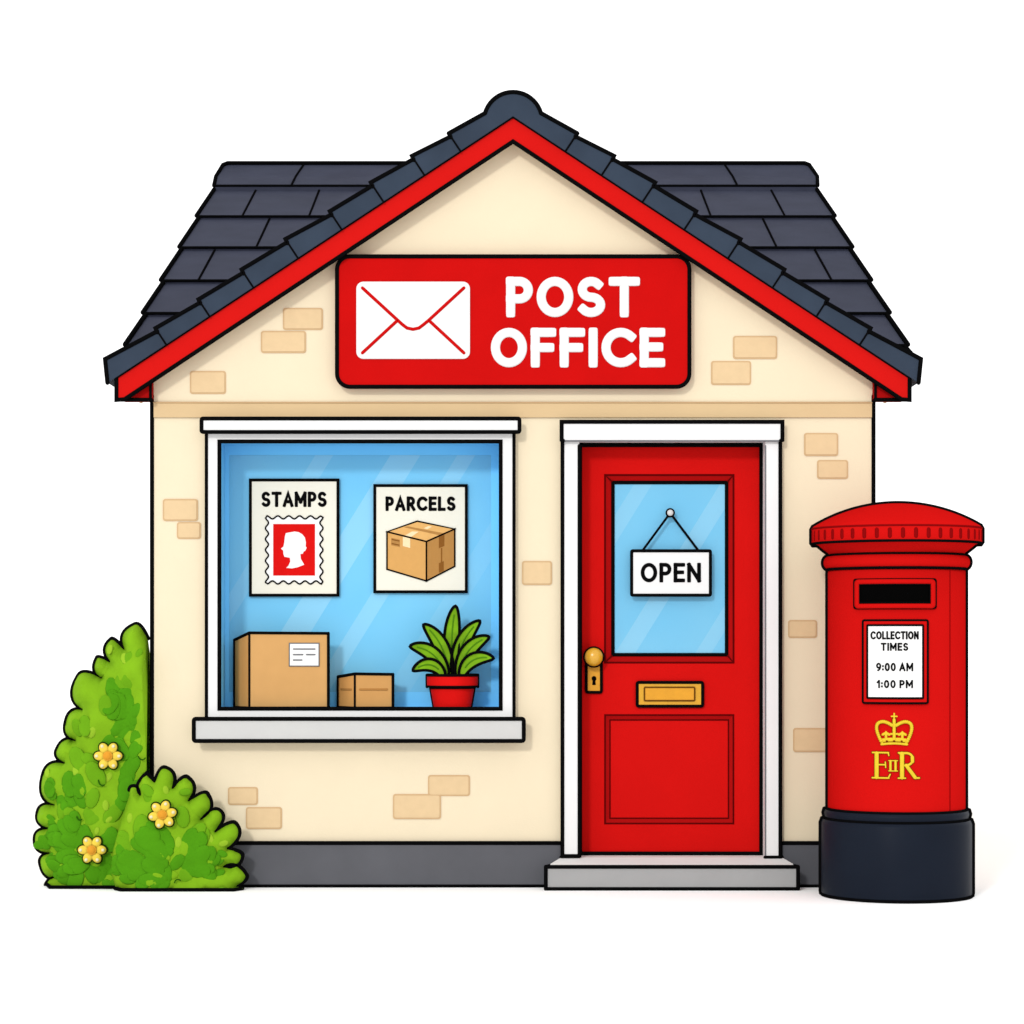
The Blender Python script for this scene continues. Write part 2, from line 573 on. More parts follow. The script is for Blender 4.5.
# broad ridge tiles folded over the top
pl_ = lambda y, h: ZE + SLP * y + h
y1_ = vy[1]
prof = [(y1_, pl_(y1_, -.05)), (y1_, pl_(y1_, -.002)), (y1_ + .25, pl_(y1_ + .25, .004)), (4.40, 4.486), (4.47, 4.493), (4.56, 4.47), (4.66, 4.40)]
xs_l = [-1.972, -1.972, -1.990, -1.976, -1.97, -1.97, -1.97]
xs_r = [2.022, 2.022, 2.052, 2.032, 2.02, 2.02, 2.02]
vs = [(x, y, z) for x, (y, z) in zip(xs_l, prof)] + [(x, y, z) for x, (y, z) in zip(xs_r, prof)]
n = len(prof)
b.add(vs, [list(range(n)), list(range(2 * n - 1, n - 1, -1))] + [[i, (i + 1) % n, n + (i + 1) % n, n + i] for i in range(n)], 'slate')
b.tube([vs[1], vs[n + 1]], .008, 'ink', nrm=(0, 0, 1))
tl_, tr_ = V((xs_l[3] + .035, 4.385, 4.492)), V((xs_r[3] - .035, 4.385, 4.492))
b.tube([tl_, tr_], .0135, 'ink', nrm=(0, 0, 1))
for o_, e_, sg in ((0, tl_, 1), (n, tr_, -1)):
    b.tube([V(vs[o_ + 1]), V(vs[o_ + 2]), V(vs[o_ + 3]) + V((sg * .006, -.05, -.014)), e_], .0135, 'ink', nrm=(0, -1, 0))
for x, sg in ((-1.44, 1), (1.47, -1), (-.5, 1), (.5, -1)):
    b.tube([V((x + sg * dx, y - .004, z + .002)) for (y, z), dx in zip(prof[1:5], (-.02, -.012, .02, .06))], .007, 'ink', nrm=up)
# the rear slope
yr = 4.46
bk = [(yr, ZE + SLP * yr - .0), (yr, ZE + SLP * yr - .09), (2 * yr + .1, ZE - .14), (2 * yr + .1, ZE - .05)]
b.prism(bk, XL, XR, 'slate', 'x')
b.build('main_roof', house)

# --- front gable roof: stepped verge tiles that run back into the main roof
T = [(485, 113.2), (448.7, 133.3), (411.7, 155.9), (370.7, 182.5), (329.7, 211.3), (285.4, 239.1), (241.5, 269.5), (198.4, 299.4), (155.4, 328.2), (105, 359)]
S_T = (382.7 - 116) / (513 - 107.4)


def foot(p):
    """from an upper corner straight across the slope to the lower edge line of the tiles"""
    nx, ny = .549, .835
    t = (116 + S_T * (513 - p[0]) - p[1]) / (ny + S_T * nx)
    return (p[0] + nx * t, p[1] + ny * t)


b = MB()


def yback(z):
    return max(.15, (z - ZE) / SLP + .15)


for sd in (0, 1):
    mm = mir if sd else (lambda p: p)
    for i in range(1, 9):
        s0 = (T[i][0] + 1.6, T[i][1] + 3.2)
        e1 = T[i + 1]
        f0 = foot(T[i])
        f1 = foot(e1) if i < 8 else (107.4, 382.7)
        pl = [mm(p) for p in (s0, e1, f1, f0)]
        w = XZ(pl, D_T)
        b.prism(w, -D_T, yback(w[0][1]), 'verge')
        b.ink([mm(T[i]), mm(f0)], D_T + .001, 2.0, False)
        if i < 8:
            b.ink([mm(s0), mm(e1), mm((e1[0] + 1.9, e1[1] + 4.0))], D_T, 4.4, False)
        else:
            b.ink([mm(s0), mm(e1), mm(f1)], D_T, 4.6, False)
# boarding under the tiles, back to the wall and beyond
bl = [(513, 116), (110, 381), (124, 381 + 12), (513, 139.5)]
for sd in (0, 1):
    mm = mir if sd else (lambda p: p)
    w = XZ([mm((513, 117)), mm((114, 381)), mm((126, 394)), mm((513, 139))], D_B)
    b.prism(w, -.05, .4, 'cream')
b.build('gable_roof', house)

b = MB()
R_, cy_ = 29.2, 121.2
arcp = ell(513, cy_, R_, R_, 20, 180 + 16, 360 - 16, False)
f1 = foot(T[1])
pl = [T[1]] + arcp + [mir(T[1]), mir(f1), (513, 116), f1]
w = XZ(pl, D_T)
b.prism(w, -D_T, 3.3, 'verge')
b.ink([T[1]] + arcp + [mir(T[1])], D_T, 4.6, False)
b.ink([(T[1][0] + .2, T[1][1]), (T[1][0] + 2, T[1][1] + 4)], D_T, 4.4, False)
b.ink([mir((T[1][0] + .2, T[1][1])), mir((T[1][0] + 2, T[1][1] + 4))], D_T, 4.4, False)
b.build('ridge_tile', house)

# --- bargeboards
b = MB()
ol = [(513, 116), (116.4, 376.8), (116.4, 400), (124.6, 399.3), (513, 141.5)]
full = ol + [mir(p) for p in (ol[3], ol[2], ol[1])]
for sd in (0, 1):
    mm = mir if sd else (lambda p: p)
    b.prism(XZ([mm(p) for p in ol], D_B), -D_B, -.045, 'barge')
    # the boxed end of the eaves behind the board
    b.prism(XZ([mm(p) for p in ((120, 398.5), (152, 377), (152, 399.5), (121, 399.6))], .055), -.055, 0.08, 'doordark')
    b.ink([mm((118, 399.8)), mm((151, 399.8))], .055, 4.2, False)
    b.ink([mm((150.5, 383)), mm((150.5, 399))], .057, 3, False)
b.ink(full, D_B, 4.4, True)
b.build('bargeboard', house)

# --- shop window
b = MB()
FD = .035
fr = [XZ(rect(206.4, 425, 514, 720), FD)]
ins = XZ(rect(219.4, 441.5, 500.7, 708.7), FD)
b.holed(fr[0], [ins], -FD, .02, 'white')
b.ink([(206.4, 432), (206.4, 718)], FD, 3.6, False)
b.ink([(514, 432), (514, 718)], FD, 3.6, False)
b.ink(rect(219.4, 441.5, 500.7, 708.7), FD, 4.2)
window = b.build('window', house)
b = MB()
hd = rrect(201.5, 418.5, 519.5, 432, 1.6, 3)
b.plate(XZ(hd, .07), -.07, .02, 'white', .004)
b.ink(hd, .07, 4.2)
b.build('window_head', window)
b = MB()
sl = rrect(193.8, 718.8, 523.8, 741, 2, 3)
b.plate(XZ(sl, .09), -.09, .02, 'sill', .005)
b.ink(sl, .09, 4.4)
b.build('window_sill', window)
# deep blue lining of the display recess
BD = -.22
b = MB()
iL, iR, iT, iB = P(219.4, 0, FD).x, P(500.7, 0, FD).x, P(0, 441.5, FD).z, P(0, 708.7, FD).z
t_ = .03
b.box(iL - t_, iL, .021, -BD, iB - t_, iT + t_, 'lining')
b.box(iR, iR + t_, .021, -BD, iB - t_, iT + t_, 'lining')
b.box(iL, iR, .021, -BD, iT, iT + t_, 'lining')
b.box(iL, iR, .021, -BD, iB - t_, iB, 'lining')
pin = XZ(rect(229.2, 455, 491, 692), BD + .01)
b.holed([(iL, iB), (iR, iB), (iR, iT), (iL, iT)], [pin], -BD - .01, -BD, 'lining')
b.build('recess_lining', window)
b = MB()
zc = P(0, 575, BD).z
bands = [(P(a, 575, BD).x - .62 * zc, w * K(BD), s) for a, w, s in ((250, 9, .22), (331, 15, .30), (392, 9, .26), (470, 12, .12))]  # reflection streaks painted across the shop glass
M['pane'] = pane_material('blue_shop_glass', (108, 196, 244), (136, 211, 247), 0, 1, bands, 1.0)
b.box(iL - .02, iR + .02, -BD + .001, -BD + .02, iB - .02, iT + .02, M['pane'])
b.build('pane', window)

# --- door surround
b = MB()
JD = .035
DD = -.10                                   # door face
dl, dr, dt = P(579.4, 0, JD).x, P(765.5, 0, JD).x, P(0, 440.6, JD).z
for x0, x1, yb in ((562.4, 579.4, 855), (765.5, 780, 857)):
    b.prism(XZ(rect(x0, 436, x1, yb), JD), -JD, .0, 'white')
b.box(P(562.4, 0, JD).x + .03, dl, .0, .3, P(0, 857, 0).z, dt + .05, 'white')
b.box(dr, P(780, 0, JD).x - .03, .0, .3, P(0, 857, 0).z, dt + .05, 'white')
b.box(dl, dr, .0, .3, dt, dt + .05, 'white')
hd = rrect(561.6, 421.6, 782.4, 440.6, 1.6, 3)
b.plate(XZ(hd, .055), -.055, .02, 'white', .004)
b.ink([(563, 440.6), (561.6, 440), (561.6, 421.8), (782.4, 421.8), (782.4, 440), (781, 440.6)], .055, 4.4, False)
b.ink([(563, 441), (781, 441)], .055, 1.6, False, m='printline')
b.ink([(562.4, 440), (562.4, 856), (579.4, 856)], JD, 4.2, False)
b.ink([(780.3, 440), (780.3, 857.5), (765.5, 857.5)], JD, 4.2, False)
b.ink([(579.4, 446), (579.4, 856)], JD, 4.0, False)
b.ink([(765.5, 446), (765.5, 856)], JD, 1.6, False, m='printline')
b.build('door_frame', house)

# --- door
b = MB()
z0d = P(0, 857, 0).z
dx0, dx1 = dl + .002, dr - .002
ztop = dt - .004
hole1 = XZ(rect(605, 475, 733.5, 662.6), DD)
hole2 = XZ(rect(605, 715, 733.4, 823.5), DD)
b.holed([(dx0, z0d), (dx1, z0d), (dx1, ztop), (dx0, ztop)], [hole1, hole2], -DD, -DD + .05, 'door')


def frame_in(b, o, i, d0, d1, m):
    oo, ii = [P(x, y, d0) for x, y in o], [P(x, y, d1) for x, y in i]
    b.add(oo + ii, [[k, (k + 1) % 4, 4 + (k + 1) % 4, 4 + k] for k in range(4)], m)


frame_in(b, rect(605, 475, 733.5, 662.6), rect(612.9, 482.5, 726.6, 654.7), DD, DD - .014, 'doordark')
frame_in(b, rect(605, 715, 733.4, 823.5), rect(610, 720, 728.4, 818.2), DD, DD - .008, 'doordark')
b.prism(XZ(rect(609.5, 719.5, 729, 818.8), DD - .008), -DD + .008, -DD + .05, 'door')
b.ink(rect(605, 475, 733.5, 662.6), DD, 1.9, m='doorline')
b.ink(rect(612.9, 482.5, 726.6, 654.7), DD - .012, 3.8)
for A, B in (((605, 475), (612, 481.5)), ((733.5, 475), (727.5, 481.5)), ((605, 662.6), (612, 655.5)), ((733.5, 662.6), (727.5, 655.5))):
    b.ink([A, B], DD - .004, 1.3, False, m='doorline')
b.ink(rect(605, 715, 733.4, 823.5), DD, 1.7, m='doorline')
b.ink(rect(610, 720, 728.4, 818.2), DD - .007, 1.4, m='doorline')
ex0, ex1 = CX + dx0 / K(DD), CX + dx1 / K(DD)
et = HZ - (ztop - CZ) / K(DD)
b.ink([(ex0 + 1, 856), (ex0 + 1, et + 1.5), (ex1 - 1, et + 1.5), (ex1 - 1, 856)], DD + .004, 4.4, False)
b.ink([(ex0, 853.5), (ex1, 853.5)], DD + .006, 4.2, False)
door = b.build('door', house)
b = MB()
zc = P(0, 570, DD).z
bands = [(P(a, 570, DD).x - .62 * zc, w * K(DD), s) for a, w, s in ((590, 9, .22), (677, 10, .26), (755, 8, .22))]  # painted sheen streaks of the door glass
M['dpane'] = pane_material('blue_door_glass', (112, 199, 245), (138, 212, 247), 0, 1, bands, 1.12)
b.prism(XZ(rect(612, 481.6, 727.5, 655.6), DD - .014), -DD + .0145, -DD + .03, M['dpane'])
b.build('pane', door)
# knob and lock plate
b = MB()
pl = rrect(586.3, 662, 601.4, 692.3, 1.6, 3)
b.plate(XZ(pl, DD + .008), -DD - .008, -DD, 'brassdark', .002)
b.ink(pl, DD + .008, 3.2)
b.prism(XZ(ell(594, 678.6, 2.4, 2.6, 16), DD + .011), -DD - .0105, -DD - .006, 'slot')
b.prism(XZ([(592.8, 679), (595.2, 679), (595.8, 685), (592.2, 685)], DD + .011), -DD - .0102, -DD - .006, 'slot')
b.build('lock_plate', door)
b = MB()
kc = P(593.8, 657, DD + .055)
rk = 9.2 * K(DD + .055)
b.tube([kc + V((0, .055, 0)), kc], rk * .45, 'brassdark', nrm=(0, 0, 1))
b.blob(kc, (rk, rk * .85, rk), 'knob', u=24, w=16)
b.tube([kc + V((rk * math.cos(a), 0.004, rk * math.sin(a))) for a in [2 * PI * i / 32 for i in range(32)]], 1.7 * K(DD), 'ink', True)
b.build('door_knob', door)
b = MB()
pl = rrect(637.2, 682.4, 702.6, 706.2, 1.6, 3)
b.plate(XZ(pl, DD + .012), -DD - .012, -DD, 'brass', .003)
b.ink(pl, DD + .011, 3.4)
fl = rrect(644.5, 687.4, 694.6, 700.6, .8, 2)
b.plate(XZ(fl, DD + .017), -DD - .017, -DD - .01, 'brassdark', .002)
b.ink(fl, DD + .016, 1.7, m='brassline')
b.build('letter_plate', door)

# --- doorstep: tread slopes to the front, ends splay
b = MB()
sd = .17
A, B_ = P(561, 857, .0), P(781.5, 857, .0)
C_, D_ = P(545.8, 866.8, sd), P(798, 866.8, sd)
zf = C_.z
yb = -.0
vs = [C_, D_, V((B_.x, -.0205, A.z)), V((A.x, -.0205, A.z)), V((C_.x, C_.y, 0)), V((D_.x, D_.y, 0)), V((B_.x, -.0205, 0)), V((A.x, -.0205, 0))]
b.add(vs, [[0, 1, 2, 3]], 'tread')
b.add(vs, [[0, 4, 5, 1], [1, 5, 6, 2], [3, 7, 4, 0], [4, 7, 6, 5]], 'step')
b.box(A.x, B_.x, -.0205, .35, 0, A.z, 'tread')
b.tube([C_, D_], 2.0 * K(sd), 'ink')
b.tube([C_, V((C_.x, C_.y, .008))], 2.1 * K(sd), 'ink')
b.tube([D_, V((D_.x, D_.y, .008))], 2.1 * K(sd), 'ink')
b.tube([V((C_.x, C_.y, .008)), V((D_.x, D_.y, .008))], 2.0 * K(sd), 'ink')
b.tube([C_, vs[3] + V((-.005, 0, -.03)), vs[3]], 2.0 * K(sd), 'ink', nrm=(0, 0, 1))
b.tube([D_, vs[2] + V((.005, 0, -.03)), vs[2]], 2.0 * K(sd), 'ink', nrm=(0, 0, 1))
b.build('doorstep', house)

# ================================================================== SHOP SIGN
SD = .05
sign = thing('shop_sign', 'red rounded POST OFFICE sign with white envelope emblem, fixed on the gable wall', 'sign', P(513, 387, 0))
b = MB()
bd = rrect(337, 256.4, 689.4, 386.8, 13, 8)
b.plate(XZ(bd, SD), -SD, -.001, 'signred', .006)
b.ink(bd, SD, 4.4)
b.build('board', sign)
b = MB()
b.plate(XZ(rrect(356.4, 281.8, 470, 359, 7, 6), SD), -SD - .008, -SD, 'white', .002)
E = SD + .0085
fl = [(362.5, 288), (397.4, 320)] + [(402, 324.2), (407, 328), (413, 329.3), (419, 328), (424, 324.2)] + [(429, 320), (463.8, 288)]
b.ink(fl, E, 3.5, False, m='signred', flat=.25)
b.ink([(362.5, 352.8), (397.6, 320.3)], E, 3.5, False, m='signred', flat=.25)
b.ink([(463.8, 352.8), (428.8, 320.3)], E, 3.5, False, m='signred', flat=.25)
b.build('envelope_emblem', sign)
b = MB()
lettering(b, 'POST', 505.8, 640, 276.6, 317.4, 9.7, SD + .001, 'white', flat=.14, gap=.08)
lettering(b, 'OFFICE', 490.6, 665.2, 327.6, 367.6, 9.7, SD + .001, 'white', flat=.14, gap=.08)
b.build('lettering', sign)

# ================================================================== WINDOW DISPLAY
PD = BD + .014


def poster(name, label, x0, y0, x1, y1):
    return (MB(), name, label, x0, y0, x1, y1)


b = MB()
pb = rect(250.4, 480, 338, 595.2)
b.prism(XZ(pb, PD), -PD, -PD + .01, 'paper')
b.ink(pb, PD, 3.2)
lettering(b, 'STAMPS', 261.3, 326.8, 491.6, 507, 3.4, PD + .001, 'ink', gap=.16, flat=.25)
# perforated stamp
x0, y0, x1, y1 = 267, 517.4, 321.4, 582.4
nx, ny, amp = 5, 6, 1.5
per = []


def perf(a, c, n, nxm):
    out = []
    for i in range(n * 14):
        t = i / (n * 14)
        s = amp * math.cos(2 * PI * n * t)
        out.append((a[0] + (c[0] - a[0]) * t + nxm[0] * s, a[1] + (c[1] - a[1]) * t + nxm[1] * s))
    return out


per = perf((x0, y0), (x1, y0), nx, (0, -1)) + perf((x1, y0), (x1, y1), ny, (1, 0)) + perf((x1, y1), (x0, y1), nx, (0, 1)) + perf((x0, y1), (x0, y0), ny, (-1, 0))
b.prism(XZ(per, PD + .002), -PD - .002, -PD, 'stampwhite')
b.ink(per, PD + .002, 1.7)
b.prism(XZ(rect(273.2, 524, 315, 575.6), PD + .003), -PD - .003, -PD, 'stampred')
hp = [(335, 462), (355, 458), (400, 450), (430, 455), (455, 470), (475, 495), (482, 530), (480, 560), (488, 568), (478, 590), (465, 598), (460, 612), (442, 615),
      (445, 650), (470, 693), (420, 712), (380, 720), (338, 716), (355, 700), (368, 670), (365, 642), (325, 635), (318, 615), (316, 590), (300, 575), (318, 560), (324, 530), (328, 490)]
b.prism(XZ([(240 + a / 7.317, 470 + c / 7.317) for a, c in hp], PD + .004), -PD - .004, -PD, 'stampwhite')
o = b.build('poster', None, P(294, 595, PD))
tag(o, 'cream STAMPS poster showing a perforated red stamp, hung on the shop window', 'poster', 'posters in the shop window')

b = MB()
pb = rect(374.8, 485.6, 466.3, 591.8)
b.prism(XZ(pb, PD), -PD, -PD + .01, 'paper')
b.ink(pb, PD, 3.2)
lettering(b, 'PARCELS', 385.4, 455.6, 496.4, 511, 3.4, PD + .001, 'ink', gap=.16, flat=.25)
cv = lambda pts: [(365 + a / 8.191, 475 + c / 8.191) for a, c in pts]
LF, RF, TF = [(180, 465), (503, 545), (503, 868), (180, 772)], [(503, 545), (735, 442), (735, 748), (503, 868)], [(180, 465), (428, 378), (735, 442), (503, 545)]
b.prism(XZ(cv(LF), PD + .002), -PD - .002, -PD, 'pcard')
b.prism(XZ(cv(RF), PD + .002), -PD - .0021, -PD, 'pcardside')
b.prism(XZ(cv(TF), PD + .002), -PD - .0022, -PD, 'pcardtop')
for pl, m in (([(310, 505), (370, 520), (370, 598), (310, 582)], 'ptape'), ([(325, 497), (385, 462), (440, 464), (375, 510)], 'ptape'),
              ([(480, 436), (520, 418), (550, 423), (510, 444)], 'ptape'), ([(605, 508), (650, 488), (650, 580), (605, 600)], 'pline'),
              ([(605, 722), (645, 705), (645, 785), (605, 800)], 'pline'), ([(320, 428), (350, 420), (660, 480), (620, 496)], 'pcardside'),
              ([(622, 600), (632, 596), (632, 712), (622, 716)], 'pline'), ([(215, 515), (285, 530), (285, 590), (215, 575)], 'pcardside')):
    b.prism(XZ(cv(pl), PD + .003), -PD - .0032, -PD - .001, m)
for ln in ([(222, 528), (278, 540)], [(222, 562), (278, 574)]):
    b.ink(cv(ln), PD + .0035, 1.2, False, m='pline', flat=.3)
for pl in (LF, RF, TF):
    b.ink(cv(pl), PD + .0025, 1.7)
o = b.build('poster', None, P(420, 592, PD))
tag(o, 'cream PARCELS poster printed with a taped brown box, hung on the shop window', 'poster', 'posters in the shop window')


# parcels standing in the recess
def parcel(label, ax, bx, dx, yt, ytd, big):
    A, Bv, D = P(ax, yt, -.05), P(bx, yt + .5, -.065), P(dx, ytd, -.185)
    D.x = max(D.x, iL + .01)
    Cc = Bv + (D - A)
    Cc.y = min(Cc.y, .20)
    Cc.z = D.z
    z = iB + .001
    b = MB()
    top = [A, Bv, Cc, D]
    bot = [V((p.x, p.y, z)) for p in top]
    fm = 'card' if big else 'card2'
    b.add(top + bot, [[0, 1, 5, 4]], fm)
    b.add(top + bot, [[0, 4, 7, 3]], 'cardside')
    b.add(top + bot, [[0, 3, 2, 1], [1, 2, 6, 5], [2, 3, 7, 6], [4, 5, 6, 7]], fm)
    r = .0078
    b.tube([top[3], top[0], top[1]], r, 'ink', nrm=(0, 0, 1))
    for i in (0, 1, 3):
        b.tube([top[i], bot[i]], r * (1 if i != 0 else .75), 'ink')
    b.tube([bot[3], bot[0], bot[1]], r, 'ink', nrm=(0, 0, 1))
    o = b.build('parcel', None, V(((A.x + Bv.x) / 2, .12, z)))
    tag(o, label, 'parcel', 'parcels in the shop window')
    return o, A, Bv, D, z


def on_face(A, Bv, z, u, w, lift):
    """u along the front, w metres above the floor"""
    n = V((Bv.y - A.y, -(Bv.x - A.x), 0)).normalized()
    return V((A.x + (Bv.x - A.x) * u, A.y + (Bv.y - A.y) * u, z + w)) + n * lift


big, A, Bv, D, z = parcel('large brown cardboard parcel with white address label, standing at the left of the window', 249.3, 328.4, 234.5, 632.8, 640, True)
b = MB()
s = K(-.05)
u0, u1 = (289.4 - 249.3) / 79.1, (319 - 249.3) / 79.1
w0, w1 = (708 - 666) * s, (708 - 643.3) * s
q = [on_face(A, Bv, z, u, w, l) for l in (.003, .0) for u, w in ((u0, w0), (u1, w0), (u1, w1), (u0, w1))]
b.add(q, [[0, 1, 2, 3], [0, 4, 5, 1], [1, 5, 6, 2], [2, 6, 7, 3], [3, 7, 4, 0]], 'stampwhite')
b.tube(q[:4], .0028, 'printline', True)
for y, a, c in ((649, .14, .86), (654.6, .14, .45), (654.6, .58, .86), (660, .14, .42)):
    b.tube([on_face(A, Bv, z, u0 + (u1 - u0) * t, (708 - y) * s, .004) for t in (a, c)], .0035, 'printline')
b.build('address_label', big, P(0, 0, 0) * 0 + ROOTS[big.name]).location = (0, 0, 0)
small, A2, B2, D2, z2 = parcel('small taped cardboard parcel between the large parcel and the potted plant', 354.8, 393, 338.0, 673.8, 676.7, False)
b = MB()
b.tube([on_face(A2, B2, z2, t, (708 - 689.4) * s, .001) for t in (.14, .84)], .006, 'tape', flat=.4)
b.tube([A2.lerp(D2, t) * 1 + V((-.001, 0, (z2 + (708 - 689.6) * s) - A2.lerp(D2, t).z)) for t in (.2, .8)], .006, 'tape', nrm=(1, 0, 0), flat=.4)
b.build('tape', small)

# potted plant
pc = P(452.4, 708.2, -.085)
pc.z = iB + .001
k = K(-.085)
plant = thing('potted_plant', 'leafy green plant in a red pot, at the right end of the shop window', 'plant', pc)
b = MB()
zz = lambda y: P(0, y, -.085).z
H1, H2 = zz(675), zz(686.8)
b.lathe([(c[0], c[1]) for c in ((.001, pc.z), (18.6 * k, pc.z), (22.2 * k, H2), (25.4 * k, H2), (25.6 * k, H1), (22 * k, H1), (21.5 * k, H1 - .03))], 'pot', 48, False, (pc.x, pc.y, 0))
b.lathe([(21.6 * k, H1 - .02), (.001, H1 - .015)], 'soil', 48, False, (pc.x, pc.y, 0))
for R, z_ in ((25.6, H1), (25.5, H2 + .002), (22.4, H2 - .004)):
    b.tube([(pc.x + R * k * math.cos(2 * PI * i / 48), pc.y + R * k * math.sin(2 * PI * i / 48), z_) for i in range(48)], .0075 if R > 25.5 else .006, 'ink', True, nrm=(0, 0, 1))
for sg in (-1, 1):
    b.tube([V((pc.x + sg * 25.6 * k, pc.y, H1)), V((pc.x + sg * 25.5 * k, pc.y, H2))], .0075, 'ink')
    b.tube([V((pc.x + sg * 22.2 * k, pc.y, H2)), V((pc.x + sg * 18.6 * k, pc.y, pc.z))], .0075, 'ink')
b.build('pot', plant)
LV = [((452.5, 677), (449.5, 636), (455.6, 606), 14.5, -.200), ((449.6, 677), (446, 642), (423.5, 624.6), 13.5, -.186), ((455.4, 677), (456, 640), (480, 621), 13.5, -.190),
      ((447, 677), (437, 647), (410, 646.4), 13.5, -.168), ((458, 677), (463, 645), (489, 637), 13.5, -.172), ((461, 677), (468, 653), (493.4, 658.4), 12.5, -.152), ((444, 677), (433, 656), (413, 670.6), 11.5, -.148)]
for p0, p1, p2, w, d in LV:
    b = MB()
    n = 18
    Lp, Rp, Mp = [], [], []
    for i in range(n + 1):
        t = 1 - (1 - i / n) ** 1.5
        x = (1 - t) ** 2 * p0[0] + 2 * t * (1 - t) * p1[0] + t * t * p2[0]
        y = (1 - t) ** 2 * p0[1] + 2 * t * (1 - t) * p1[1] + t * t * p2[1]
        tx, ty = 2 * (1 - t) * (p1[0] - p0[0]) + 2 * t * (p2[0] - p1[0]), 2 * (1 - t) * (p1[1] - p0[1]) + 2 * t * (p2[1] - p1[1])
        l = math.hypot(tx, ty)
        hw = w * .5 * (.30 * (1 - t) + math.sin(PI * t ** 1.2) ** .55 * .90) if t < 1 else 0
        hw = max(hw, .15)
        dd = d + .085 + .05 * t * t                      # tips lean forward
        Lp.append(P(x - ty / l * -hw, y + tx / l * -hw, dd))
        Rp.append(P(x + ty / l * -hw, y - tx / l * -hw, dd))
        Mp.append(P(x, y, dd) + V((0, .010 * math.sin(PI * t), 0)))
    vs = Lp + Mp + Rp
    bk = [v + V((0, .005, 0)) for v in vs]
    m_ = n + 1
    fs = []
    for i in range(n):
        fs += [[i, i + 1, m_ + i + 1, m_ + i], [m_ + i, m_ + i + 1, 2 * m_ + i + 1, 2 * m_ + i]]
    o_ = 3 * m_
    fs2 = [[o_ + q_ for q_ in reversed(f)] for f in fs]
    b.add(vs + bk, fs + fs2, 'leaf', True)
    b.tube(Lp + list(reversed(Rp))[1:], 1.55 * k, 'ink', False)
    b.tube([Mp[i] + V((0, -.003, 0)) for i in range(3, n - 4)], .7 * k, 'leafrib', flat=.5)
    b.build('leaf', plant)

# OPEN sign on the door
OD = DD + .03
osn = thing('hanging_sign', 'white OPEN board hung by a cord from a hook on the door glass', 'sign', P(670.8, 595, OD))
b = MB()
bd = rrect(631.6, 550.8, 710.4, 595.2, 1.2, 3)
b.plate(XZ(bd, OD), -OD, -OD + .012, 'white', .002)
b.ink(bd, OD, 3.4)
lettering(b, 'OPEN', 640.6, 701, 562.8, 582.4, 4.0, OD + .001, 'ink', gap=.14, flat=.25)
b.build('board', osn)
b = MB()
b.ink([(643, 550), (668, 516)], OD - .004, 2.6, False)
b.ink([(698, 550), (672.4, 516)], OD - .004, 2.6, False)
b.build('cord', osn)
b = MB()
c_ = P(670.2, 512.8, OD)
b.blob(c_, (3.4 * k, 3 * k, 3.4 * k), 'reveal', u=16, w=10)
b.tube([c_ + V((3.6 * k * math.cos(a), 0, 3.6 * k * math.sin(a))) for a in [2 * PI * i / 20 for i in range(20)]], 1.25 * k, 'ink', True)
b.tube([c_, c_ + V((0, .044, 0))], 1.6 * k, 'reveal', nrm=(0, 0, 1))
b.build('hook', osn)

# ================================================================== PILLAR BOX
pd = .40
pk = K(pd)
pxc = 896.4
loc = P(pxc, 640, pd)
loc.z = 0
rz = -math.atan2(loc.x, CAM_D - pd)
pil = thing('pillar_box', 'round red pillar box with navy base, domed cap and collection notice, beside the shop corner', 'pillar box', loc, rz)
pil.scale = (.978, .978, 1)
ROOTS[pil.name] = V((0, 0, 0))           # parts are modelled round the local origin
Z = lambda y: CZ - (y - HZ) * pk
ir = 2.0 * pk


def merid(b, prof, w=3.0):
    """edging down both flanks of a turned part"""
    for sg in (-1, 1):
        b.tube([(sg * r, 0, z) for r, z in prof], w * pk, 'ink')


b = MB()
pf = [(.001, 0), (75.5 * pk, 0), (76.3 * pk, .02), (76.3 * pk, Z(823)), (75 * pk, Z(819.5)), (72.5 * pk, Z(818.4)), (72.8 * pk, Z(816)), (73.5 * pk, Z(813)), (72.6 * pk, Z(810)), (69 * pk, Z(808.6))]
b.lathe(pf, 'navy', 96)
merid(b, pf[1:])
b.ring(75.6 * pk, .006, ir)
b.ring(73.0 * pk, Z(818), 1.5 * pk)
b.ring(70.5 * pk, Z(808.8), 1.6 * pk)
b.build('base', pil)
b = MB()
pf = [(69.5 * pk, Z(809)), (69.5 * pk, Z(569)), (60 * pk, Z(566))]
b.lathe(pf, 'pillar', 96)
merid(b, pf[:2])
sa = math.asin(.76)
b.tube([(69.6 * pk * math.sin(sa), -69.6 * pk * math.cos(sa), Z(y)) for y in (807, 571)], .8 * pk, 'pillarshade', nrm=(math.sin(sa), -math.cos(sa), 0), flat=.5)  # dark line painted where the body's shaded side would begin
body = b.build('body', pil)
b = MB()
pf = [(69 * pk, Z(569.5))] + [(69 * pk + 5 * pk * math.cos(a), Z(562.6) + 6.2 * pk * math.sin(a)) for a in [math.radians(-80 + 160 * i / 10) for i in range(11)]] + [(67.6 * pk, Z(556))]
b.lathe(pf, 'pillar', 96)
merid(b, pf)
b.ring(70 * pk, Z(569.4), 1.7 * pk)
b.ring(68.8 * pk, Z(555.8), 1.6 * pk)
b.build('collar', pil)
b = MB()
pf = [(67.8 * pk, Z(556)), (69.2 * pk, Z(553)), (74 * pk, Z(549.5)), (79.5 * pk, Z(545)), (81.5 * pk, Z(544.4)), (84.6 * pk, Z(544.4)), (86 * pk, Z(542.5)), (86 * pk, Z(529.5)), (84.4 * pk, Z(526.6))]
RS, sag = 84.4, 23.0
Rb = (RS * RS + sag * sag) / (2 * sag)
dome = []
